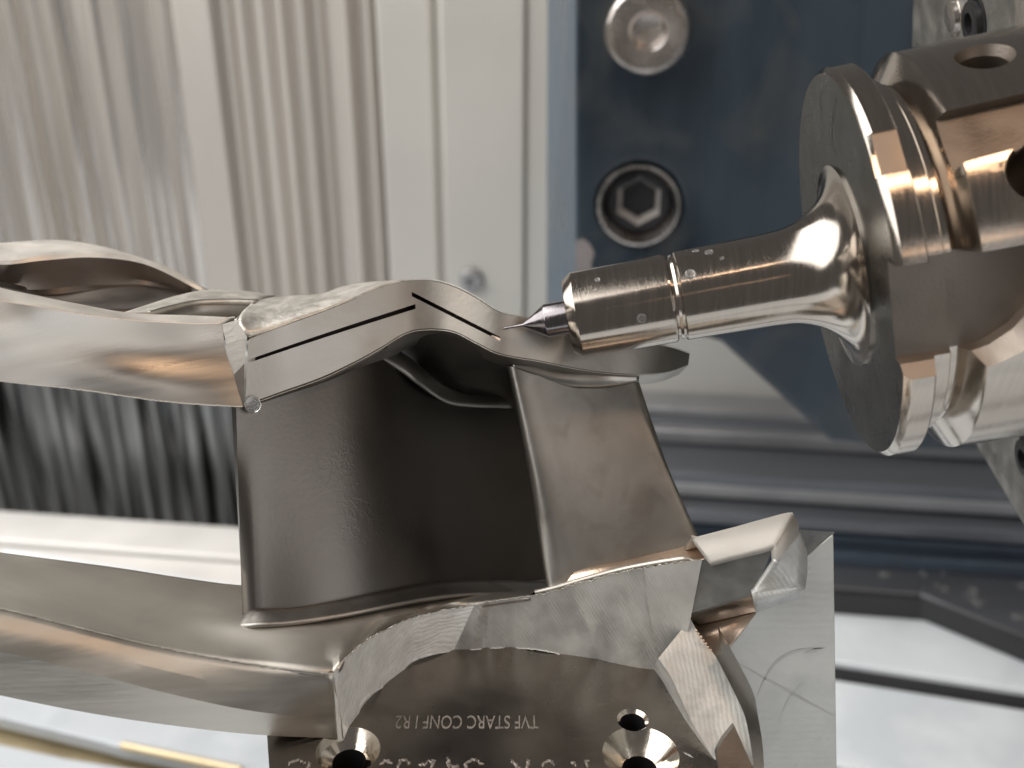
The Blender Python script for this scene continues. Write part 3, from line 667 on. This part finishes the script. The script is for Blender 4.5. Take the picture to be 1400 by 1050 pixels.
# bright chipped edges of the band
bm = bmesh.new()
c0_ = [W(303.5, 443.5, 11.99), W(309, 470, 12.0), W(320, 512, 11.97), W(331.5, 556, 11.93)]; c1_ = [W(325, 437, 12.04), W(338, 461, 11.955), W(334, 497, 11.96), W(334, 556, 11.97)]
loft(bm, [c0_, c1_]); finish(bm, "corner_chamfer", M['shroud'], vane, face_cam=True, angle=4)
bm = bmesh.new()
h0 = crv([(-140, 385, 11.5), (0, 395, 12.0), (80, 416, 12.4), (150, 424, 12.6), (200, 421, 12.9), (250, 408, 13.4)], 44)
h1 = crv([(-140, 385, 12.6), (0, 392, 13.2), (70, 406, 13.6), (140, 396, 13.9), (190, 394, 14.1), (250, 404, 14.2)], 44)
h2 = crv([(-140, 385, 13.0), (0, 392, 13.6), (70, 400, 13.95), (140, 391, 14.2), (200, 388, 14.4), (262, 401, 14.45)], 44)
h3 = crv([(-140, 352, 12.9), (0, 362, 13.5), (60, 356, 13.8), (130, 352, 14.05), (200, 362, 14.25), (276, 399, 14.4)], 44)
h4 = crv([(-140, 346, 12.9), (0, 357, 13.5), (60, 349.5, 13.82), (130, 346, 14.08), (180, 350, 14.25), (230, 370, 14.35), (284, 398, 14.42)], 44)
h5 = crv([(-140, 338, 13.3), (0, 338, 13.9), (50, 334, 14.3), (100, 335, 14.5), (160, 344, 14.55), (230, 367, 14.5), (286, 397, 14.5)], 44)
h6 = crv([(-140, 334, 13.8), (0, 332, 14.4), (50, 328.5, 14.8), (95, 329, 15.0), (160, 342, 14.9), (230, 366, 14.7), (287, 397, 14.6)], 44)
h7 = [p + Vector((0.2, 1.0, -1.5)) for p in h6]
loft(bm, across([h0, h1, h2, h3], 18)); loft(bm, [h3, h4], m=1); loft(bm, [h4, h5, h6, h7], m=1)
solid(finish(bm, "rear_rim", [M['channel'], M['lip']], vane, angle=30, face_cam=True), 0.08)
# underside of the upper band above the passage
bm = bmesh.new()
u0 = [W(p.x, p.y - 2, p.z + 0.05) for p in fcurve(EB[:-2], 70)]
u1 = crv([(335, 560, 12.3), (420, 525, 12.7), (470, 492, 13.3), (510, 478, 13.7), (560, 490, 14.1), (620, 520, 14.3), (690, 512, 14.4), (740, 515, 13.6), (800, 522, 13.4), (872, 514, 13.3)], 70)
u2 = crv([(335, 575, 12.9), (420, 540, 13.3), (480, 505, 13.9), (520, 500, 14.3), (575, 530, 14.7), (630, 570, 15), (700, 575, 15.2), (740, 545, 15), (800, 540, 14.6), (865, 520, 14.0)], 70)
loft(bm, across([u0, u1, u2], 12)); solid(finish(bm, "shroud_underside", M['dull'], vane, face_cam=True), 0.05)
# airfoils
oil = mat('oily_airfoil_alloy', (0.155, 0.143, 0.131), 1, 0.36, 0.08, 0.8, 0.0012, 20, rvar=0.05)  # base tone lowered to deepen the shade between the airfoils
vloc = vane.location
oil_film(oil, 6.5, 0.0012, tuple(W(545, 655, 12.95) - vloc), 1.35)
def airfoil(name, tops, bots, m, rows=26, cols=90):
    T_ = fcurve(tops, cols); B_ = fcurve(bots, cols)
    bm = bmesh.new(); L_ = []
    for j in range(rows):
        t = j / (rows - 1)
        L_.append([W(*(a.lerp(b, t))) for a, b in zip(T_, B_)])
    # columns run round the section
    secs = [[L_[j][i] for j in range(rows)] for i in range(cols)]
    rw = loft(bm, secs, closed=True)
    cap(bm, [r[0] for r in rw]); cap(bm, [r[-1] for r in rw])
    return finish(bm, name, m, vane, angle=50)
airfoil("airfoil",
        [(372, 535, 12.9), (335, 545, 12.5), (318, 552, 12.2), (316.5, 553, 12.08), (320, 553, 11.98), (330, 556, 12.02), (350, 550, 12.1), (420, 524, 12.42), (500, 484, 12.9), (575, 512, 13.75), (640, 545, 14.5), (700, 550, 15.0), (770, 550, 15.3), (778, 550, 15.42), (700, 545, 15.3), (560, 500, 14.2), (450, 495, 13.2)],
        [(385, 836, 12.9), (345, 842, 12.3), (332, 842, 12.1), (330, 842, 12.0), (335, 843, 11.92), (345, 843, 11.9), (365, 842, 11.95), (450, 832, 12.15), (520, 820, 12.5), (590, 808, 13.1), (640, 803, 13.6), (700, 803, 14.1), (770, 805, 14.5), (778, 805, 14.62), (700, 800, 14.5), (590, 800, 13.6), (470, 822, 12.9)], oil)
airfoil("airfoil",
        [(760, 520, 13.7), (700, 503, 13.25), (693, 500, 13.1), (696, 500, 12.98), (704, 503, 12.94), (730, 512, 12.97), (790, 524, 13.05), (840, 522, 13.1), (868, 517, 13.13), (872, 516, 13.18), (866, 514, 13.28), (830, 520, 13.5)],
        [(815, 806, 13.6), (757, 814, 13.1), (749, 815, 12.95), (751, 815, 12.82), (758, 813, 12.78), (785, 808, 12.78), (860, 793, 12.76), (920, 778, 12.72), (964, 766, 12.68), (968, 764, 12.72), (962, 764, 12.8), (900, 780, 13.1)], M['foil'])
# fillets where the airfoils meet the bands
bm = bmesh.new()
f0 = crv([(700, 502, 13.0), (716, 506, 12.98), (760, 518, 12.98), (800, 521, 13.0), (840, 519, 13.02), (874, 514, 13.1)], 40); f1 = crv([(702, 512, 13.06), (718, 517, 13.03), (760, 528, 13.03), (800, 531, 13.04), (840, 529, 13.06), (873, 522, 13.1)], 40)
f00 = [p + Vector((0, .06, 0.10)) for p in f0]
loft(bm, across([f00, f0, f1], 6)); solid(finish(bm, "fillet", M['shroud'], vane, face_cam=True), 0.04)
bm = bmesh.new()
g0 = crv([(478, 482, 13.0), (520, 478, 13.2), (548, 494, 13.35), (575, 514, 13.55), (610, 540, 14.05), (640, 547, 14.4), (700, 549, 14.9)], 40); g1 = crv([(480, 490, 12.85), (515, 487, 13.05), (545, 505, 13.3), (573, 526, 13.5), (610, 550, 14.02), (640, 556, 14.38), (700, 558, 14.88)], 40)
g00 = crv([(480, 474, 13.2), (525, 470, 13.45), (556, 486, 13.6), (585, 508, 13.8), (615, 530, 14.2), (645, 539, 14.6), (700, 540, 15.0)], 40)
loft(bm, across([g00, g0, g1], 7)); solid(finish(bm, "fillet", M['foil'], vane, face_cam=True), 0.04)
bm = bmesh.new()
k0 = crv([(320, 842, 12.15), (336, 838, 11.93), (346, 834, 11.86), (400, 832, 11.98), (460, 822, 12.12), (520, 810, 12.42), (590, 797, 12.95), (650, 793, 13.4), (750, 795, 14.0)], 50)
k1 = crv([(316, 848, 12.1), (330, 846, 11.86), (346, 843, 11.78), (400, 841, 11.86), (460, 832, 12.0), (520, 821, 12.3), (590, 808, 12.8), (650, 803, 13.25), (750, 805, 13.85)], 50)
k2 = crv([(305, 852, 12.1), (325, 856, 11.78), (346, 855, 11.68), (400, 851, 11.74), (460, 842, 11.88), (520, 830, 12.15), (590, 818, 12.65), (650, 812, 13.1), (750, 814, 13.7)], 50)
loft(bm, across([k0, k1, k2], 7)); solid(finish(bm, "fillet", M['foil'], vane, face_cam=True), 0.04)
bm = bmesh.new()
k0 = crv([(750, 794, 12.9), (800, 778, 12.76), (860, 765, 12.74), (920, 751, 12.7), (961, 741, 12.66)], 30); k1 = crv([(749, 806, 12.88), (800, 789, 12.7), (860, 776, 12.6), (920, 762, 12.55), (965, 752, 12.48)], 30); k2 = crv([(746, 818, 12.88), (800, 802, 12.6), (860, 789, 12.4), (920, 774, 12.22), (970, 763, 12.05)], 30)
loft(bm, across([k0, k1, k2], 6)); solid(finish(bm, "fillet", M['copper_tint'], vane, face_cam=True), 0.04)  # copper glow along this fillet is put into its colour
# lower platform: end face standing on the plate
BOT = [(462, 1012), (474, 1010), (484, 1000), (489, 985), (493, 965), (505, 950), (523, 940), (545, 929), (560, 907), (600, 893), (650, 888), (690, 886), (740, 889), (800, 904), (850, 914), (890, 921), (925, 925)]
yb_tab = [(u, HP(u, v).y) for u, v in BOT]; yb_tab = [(440, 8.75), (462, 8.85), (490, 9.3), (530, 9.85), (565, 10.2), (620, 10.45), (700, 10.5), (800, 10.3), (925, 9.98), (1000, 9.8), (1070, 9.6)]
def Yw(u):
    if u <= yb_tab[0][0]: return yb_tab[0][1]
    for a, b in zip(yb_tab, yb_tab[1:]):
        if a[0] <= u <= b[0]: 
            t = (u - a[0]) / (b[0] - a[0]); return a[1] + (b[1] - a[1]) * t
    return yb_tab[-1][1]
def marks(u, v):
    d = 0.0
    d += -0.045 * math.exp(-((u - 652) / 9) ** 2) + 0.05 * math.exp(-((u - 663) / 6) ** 2)
    if u > 690:
        q = (u - 0.42 * (v - 800)); d0 = d; d = 0.0
        for c0, wd, am in ((735, 9, .03), (778, 8, .05), (848, 10, .05), (876, 7, .04), (905, 12, .03)):
            x = (q - c0) / wd; d += am * math.exp(-x * x) * (1 if x < 0 else .8)
        d = d0 + 0.6 * (d + 0.02 * math.sin(q * 0.06))
    return d
def EW(u, v, w_=1.0): return YP(u, v, Yw(u) + marks(u, v) * w_)
TOPC = [(455, 922), (472, 901), (495, 880), (525, 862), (560, 846), (600, 836), (640, 828), (700, 818), (745, 811), (800, 795), (850, 782), (905, 772), (960, 765)]
def c2d(pts, n): return [Vector((p.x, p.y)) for p in catmull([(p[0], p[1], 0) for p in pts], n)]
NU = 120
def zE(u, v): return Yw(u) / (math.cos(TH) + (525 - v) / F * math.sin(TH))
a_ = c2d(TOPC, NU)
b_ = c2d(BOT, NU)
# give both curves the same u spread near the right end
bm = bmesh.new()
def wall_grid(a, b, nr=16, back=0.7):
    rows = []
    jag = lambda i: 0
    for j in range(nr + 1):
        t = j / nr; rows.append([EW(*(p.lerp(q, t)), min(1.0, t * 3) * min(1.0, 0.4 + (1 - t) * 3)) for p, q in zip(a, b)])
    bk = Vector((0, 0.45, -0.55))
    allr = [[p + bk for p in rows[0]], [p + bk * 0.02 for p in rows[0]]] + rows[0:] + [[p + bk for p in rows[-1]]]
    cut_i = max(i for i, p in enumerate(a) if p.x < 652)
    loft(bm, [r[:cut_i + 1] for r in allr]); loft(bm, [r[cut_i:] for r in allr], m=1)
a_ = [Vector((p.x, p.y + random.gauss(0, .7))) for p in a_]
wall_grid(a_, b_)
# leg to the lower right, arm to the upper right
la = c2d([(900, 900), (917, 925), (945, 985), (985, 1052), (998, 1075)], 40); lb2 = c2d([(944, 846), (960, 875), (980, 900), (1020, 985), (1050, 1075)], 40)
def yl(u, v): 
    t = max(0, min(1, (v - 860) / 190)); return 9.95 - 1.45 * t
rows = []
for j in range(9):
    t = j / 8; rows.append([YP(*(p.lerp(q, t)), yl(*(p.lerp(q, t)))) for p, q in zip(la, lb2)])
loft(bm, [[p + Vector((0, .3, -.4)) for p in rows[0]]] + rows + [[p + Vector((.05, .3, -.3)) for p in rows[-1]]], m=1)
aa = c2d([(880, 777), (965, 764), (1010, 755), (1060, 742)], 40); ab = c2d([(890, 850), (945, 838), (990, 824), (1032, 810)], 40)
rows = []
for j in range(9):
    t = j / 8; rows.append([YP(*(p.lerp(q, t)), 10.09 - (p.lerp(q, t).x - 880) / 180 * 0.5) for p, q in zip(aa, ab)])
loft(bm, [[p + Vector((0, .3, -.3)) for p in rows[0]]] + rows + [[p + Vector((0, .3, -.3)) for p in rows[-1]]], m=2)
ba = c2d([(880, 777), (890, 850), (900, 905)], 12); bb = c2d([(960, 765), (944, 846), (925, 925)], 12)
rows = []
for j in range(9):
    t = j / 8; rows.append([YP(*(p.lerp(q, t)), 10.08 - (p.lerp(q, t).x - 880) / 180 * 0.5) for p, q in zip(ba, bb)])
loft(bm, rows, m=1)
finish(bm, "end_face", [M['lower_face'], M['cut_face'], M['saw_face']], vane, face_cam=True, angle=30, weld=0)
# bevelled outer strip of the leg
bm = bmesh.new()
s0 = crv([(978, 896, 11.9), (1008, 955, 11.65), (1020, 985, 11.5), (1035, 1075, 11.2)], 24); s1 = crv([(986, 893, 11.95), (1024, 962, 11.7), (1040, 1000, 11.55), (1046, 1075, 11.2)], 24)
s2 = [p + Vector((.05, .5, 0)) for p in s1]
loft(bm, [s0, s1, s2]); finish(bm, "leg_bevel", M['rim'], vane, face_cam=True)
bm = bmesh.new()
prism(bm, [W(1004, 992, 11.38), W(1034, 1060, 11.0), W(985, 1060, 11.0), (W(979, 1030, 11.15)), W(988, 1012, 11.25)], FW * 0.1); finish(bm, "leg_dark_wedge", M['plate'], vane)  # dark wedge laid over the foot of the leg
# cream flange top and hook end
bm = bmesh.new()
m0 = crv([(945, 738, 12.2), (1000, 723, 12.0), (1050, 709, 11.85), (1078, 702, 11.75), (1086, 704, 11.7)], 24); m1 = crv([(968, 768, 11.75), (1005, 757, 11.55), (1040, 748, 11.38), (1058, 742, 11.3), (1062, 745, 11.3)], 24)
m00 = [p + Vector((0, .5, -.6)) for p in m0]
loft(bm, [m00, m0, m1])
e0 = crv([(1060, 743, 11.3), (1063, 755, 11.3), (1064, 768, 11.32)], 10); e1_ = crv([(1084, 703, 11.7), (1091, 713, 11.68), (1093, 728, 11.66)], 10); loft(bm, [e0, e1_]); solid(finish(bm, "flange_top", M['cream'], vane, face_cam=True), 0.08)
bm = bmesh.new()
h0_ = crv([(1064, 767, 11.32), (1048, 788, 11.42), (1029, 811, 11.55)], 12, False); h1_ = crv([(1093, 727, 11.66), (1091, 762, 11.62), (1089, 803, 11.58)], 12, False); h2_ = crv([(1104, 756, 11.72), (1104, 782, 11.68), (1101, 806, 11.62)], 12, False)
loft(bm, [h0_, h1_, h2_]); j0 = crv([(1029, 811, 11.55), (1089, 803, 11.58), (1101, 806, 11.62)], 12, False); j1 = crv([(1034, 838, 11.75), (1080, 822, 11.72), (1101, 808, 11.66)], 12, False); loft(bm, [j0, j1])
solid(finish(bm, "hook_end", M['cut_face'], vane, face_cam=True, angle=8), 0.06)
# platform top between the airfoils and the end face, running left into the lower ring
bm = bmesh.new()
def at_u(pts, us):
    C = catmull([(p[0], p[1], p[2] * 60) for p in pts], 400); out = []; k = 0
    for u in us:
        while k < len(C) - 2 and C[k + 1].x < u: k += 1
        t = (u - C[k].x) / max(C[k + 1].x - C[k].x, 1e-6); q = C[k].lerp(C[k + 1], max(0, min(1, t))); out.append(Vector((u, q.y, q.z / 60)))
    return out
US = [-140 + (455 + 140) * i / 44 for i in range(45)] + [455 + (958 - 455) * i / 60 for i in range(1, 61)]
p0 = [W(*q) for q in at_u([(-140, 735, 12.6), (0, 755, 12.9), (160, 776, 13.0), (250, 790, 13.0), (330, 800, 12.9), (420, 800, 13.3), (520, 795, 13.8), (640, 790, 14.3), (760, 790, 14.4), (960, 745, 13.6)], US)]
p1 = [W(*q) for q in at_u([(-140, 775, 11.6), (0, 797, 11.9), (130, 815, 12.05), (250, 835, 12.05), (340, 847, 11.85), (430, 845, 11.95), (520, 832, 12.3), (640, 812, 13.2), (760, 808, 13.3), (960, 758, 12.6)], US)]
p2 = [W(*q) for q in at_u([(-140, 795, 11.0), (0, 818, 11.3), (130, 845, 11.5), (250, 870, 11.6), (345, 883, 11.52), (430, 878, 11.6), (520, 848, 12.1), (640, 820, 12.95), (760, 809, 12.95), (960, 763, 12.25)], US)]
e3 = [Vector((u, 0, 0)) for u in US]
tl = at_u([(u, v, 0) for u, v in TOPC], US)
p3 = []
lf = at_u([(-140, 808, 10.7), (0, 832, 10.95), (115, 860, 11.1), (230, 887, 11.25), (345, 908, 11.28), (455, 922, zE(455, 922) + .01), (470, 922, zE(470, 922))], US)
for q, r in zip(lf, tl):
    if q.x <= 455: p3.append(W(*q))
    else: p3.append(EW(r.x, r.y, 0) + Vector((0, 0.012, -0.004)))
for i_ in range(len(US)):                # the top never rises in front of its own edge
    pass
loft(bm, across([p0, p1, p2, p3], 22)); solid(finish(bm, "platform_top", M['ring'], vane, face_cam=True), 0.06)
bm = bmesh.new()
v0_ = crv([(-140, 808, 10.7), (0, 832, 10.95), (115, 860, 11.1), (230, 887, 11.25), (345, 908, 11.28), (456, 922, zE(455, 922))], 60)
v1_ = crv([(-140, 835, 10.58), (0, 862, 10.84), (115, 890, 11.0), (230, 918, 11.14), (345, 942, 11.24), (460, 950, zE(459, 950))], 60)
v2_ = crv([(-140, 860, 10.56), (0, 890, 10.8), (115, 918, 10.96), (230, 948, 11.12), (345, 972, 11.28), (467, 985, zE(466, 985))], 60)
v3_ = crv([(-140, 918, 10.75), (0, 950, 11.0), (115, 973, 11.15), (230, 991, 11.35), (345, 1004, 11.55), (470, 1010, zE(468, 1010))], 60)
v4_ = [p + Vector((0, .8, -.1)) for p in v3_]
loft(bm, [v0_] + across([v0_, v1_, v2_], 7)[1:] + [v3_, v4_]); solid(finish(bm, "lower_rim", M['ring'], vane, face_cam=True, angle=12), 0.05)

def edge_burr(pts, rad, jit, m='rough_top'):
    bm = bmesh.new(); P_ = [p + Vector((random.gauss(0, jit), random.gauss(0, jit), random.gauss(0, jit))) for p in catmull(pts, len(pts) * 4)]
    tube(bm, P_, rad, 5); finish(bm, "edge_burr", M[m], vane)
edge_burr(v0_, 0.007, 0.003); edge_burr([p + Vector((0, -.004, 0)) for p in l0], 0.009, 0.002)
edge_burr([W(a.x, a.y, a.z) + Vector((0, -.004, .004)) for a in eT], 0.004, 0.0015); edge_burr([W(a.x, a.y, a.z) + Vector((0, -.002, 0)) for a in eB], 0.004, 0.001)
edge_burr([EW(p.x, p.y, 0) + Vector((0, -.004, .003)) for p in a_], 0.006, 0.004); edge_burr([EW(p.x, p.y, .4) + Vector((0, -.006, .004)) for p in b_[8:]], 0.005, 0.003, 'lower_face')
for i_ in range(9):
    t = i_ / 8; bm = bmesh.new(); bmesh.ops.create_icosphere(bm, subdivisions=1, radius=random.uniform(.016, .026)); bmesh.ops.translate(bm, verts=bm.verts, vec=YP(952 + 26 * t, 862 + 36 * t, 9.74)); finish(bm, "jagged_burr", M['copper_tint'], vane)
# ------------------------------------------------------------------ chips and drops
def sliver(u, v, z, du, dv, m='shroud', t=3):
    bm = bmesh.new(); a, b = W(u, v, z), W(u + du, v + dv, z - .05); d = (b - a).normalized(); n = d.cross(FW).normalized() * (t / F * z)
    prism(bm, [a, a + n * .6, a.lerp(b, .5) + n, b + n * .4, b], FW * 0.03); return finish(bm, "metal_chip", M[m])
tag(sliver(598, 821, 12.9, 13, 9, 'bolt'), 'bright curled metal chip sticking up from the end face edge near its left hump', 'chip')
tag(sliver(786, 797, 12.6, 11, -3, 'bolt'), 'small shiny metal chip on the end face edge below the right airfoil', 'chip')
tag(sliver(935, 1030, 11.4, 12, 6, 'bolt', 2), 'tiny bright metal chip on the fixture plate beside the vane leg', 'chip')
def drop(p, n, r, flat, label, group, name="coolant_drop"):
    bm = bmesh.new(); bmesh.ops.create_uvsphere(bm, u_segments=20, v_segments=12, radius=r)
    n = n.normalized(); q = n.to_track_quat('Z', 'Y').to_matrix().to_4x4()
    bmesh.ops.scale(bm, verts=bm.verts, vec=(1, 1, flat)); bmesh.ops.transform(bm, verts=bm.verts, matrix=Matrix.Translation(p) @ q)
    o = finish(bm, name, M['water']); tag(o, label, 'drop', group); return o
for s, ph, r, lab in ((1.62, -22, .055, 'flat clear coolant drop on the lower half of the collet nose'), (2.24, 22, .06, 'clear coolant drop on the holder shank just right of the groove'), (2.5, 52, .05, 'clear coolant drop high on the holder shank'), (2.95, 48, .03, 'small clear coolant drop high on the shank near the flare'), (2.36, 62, .04, 'clear coolant drop at the top edge of the shank near the groove'), (2.62, 36, .026, 'tiny clear coolant drop in the middle of the holder shank'), (1.2, 40, .03, 'small clear coolant drop near the front chamfer of the collet nose')):
    rr = 0.527 if s < 2 else 0.53
    drop(TH_(s, rr, ph), TH_(s, 1, ph) - TH_(s, 0, ph), r, 0.14, lab, 'coolant drops on the tool holder')
drop(W(346, 553, 11.93), -FW, .10, 0.45, 'cloudy coolant drop hanging at the lower left corner of the slotted end face', None)
for i in range(26):
    u = random.uniform(1140, 1400); v = random.uniform(750, 788) if i < 17 else random.uniform(800, 850)
    if i >= 17: u = random.uniform(1275, 1400); v = 800 + (u - 1275) * random.uniform(0.0, 0.4)
    hh = -15.0 if i < 17 else -14.92; lab = 'clear coolant drop on the dark way cover at far right' if i < 17 else 'clear coolant drop on top of the dark angular stop plate at far right'
    drop(HP(u, v, hh), MZ, random.uniform(.10, .24), 0.35, lab, 'coolant drops on the way cover' if i < 17 else 'coolant drops on the stop plate')
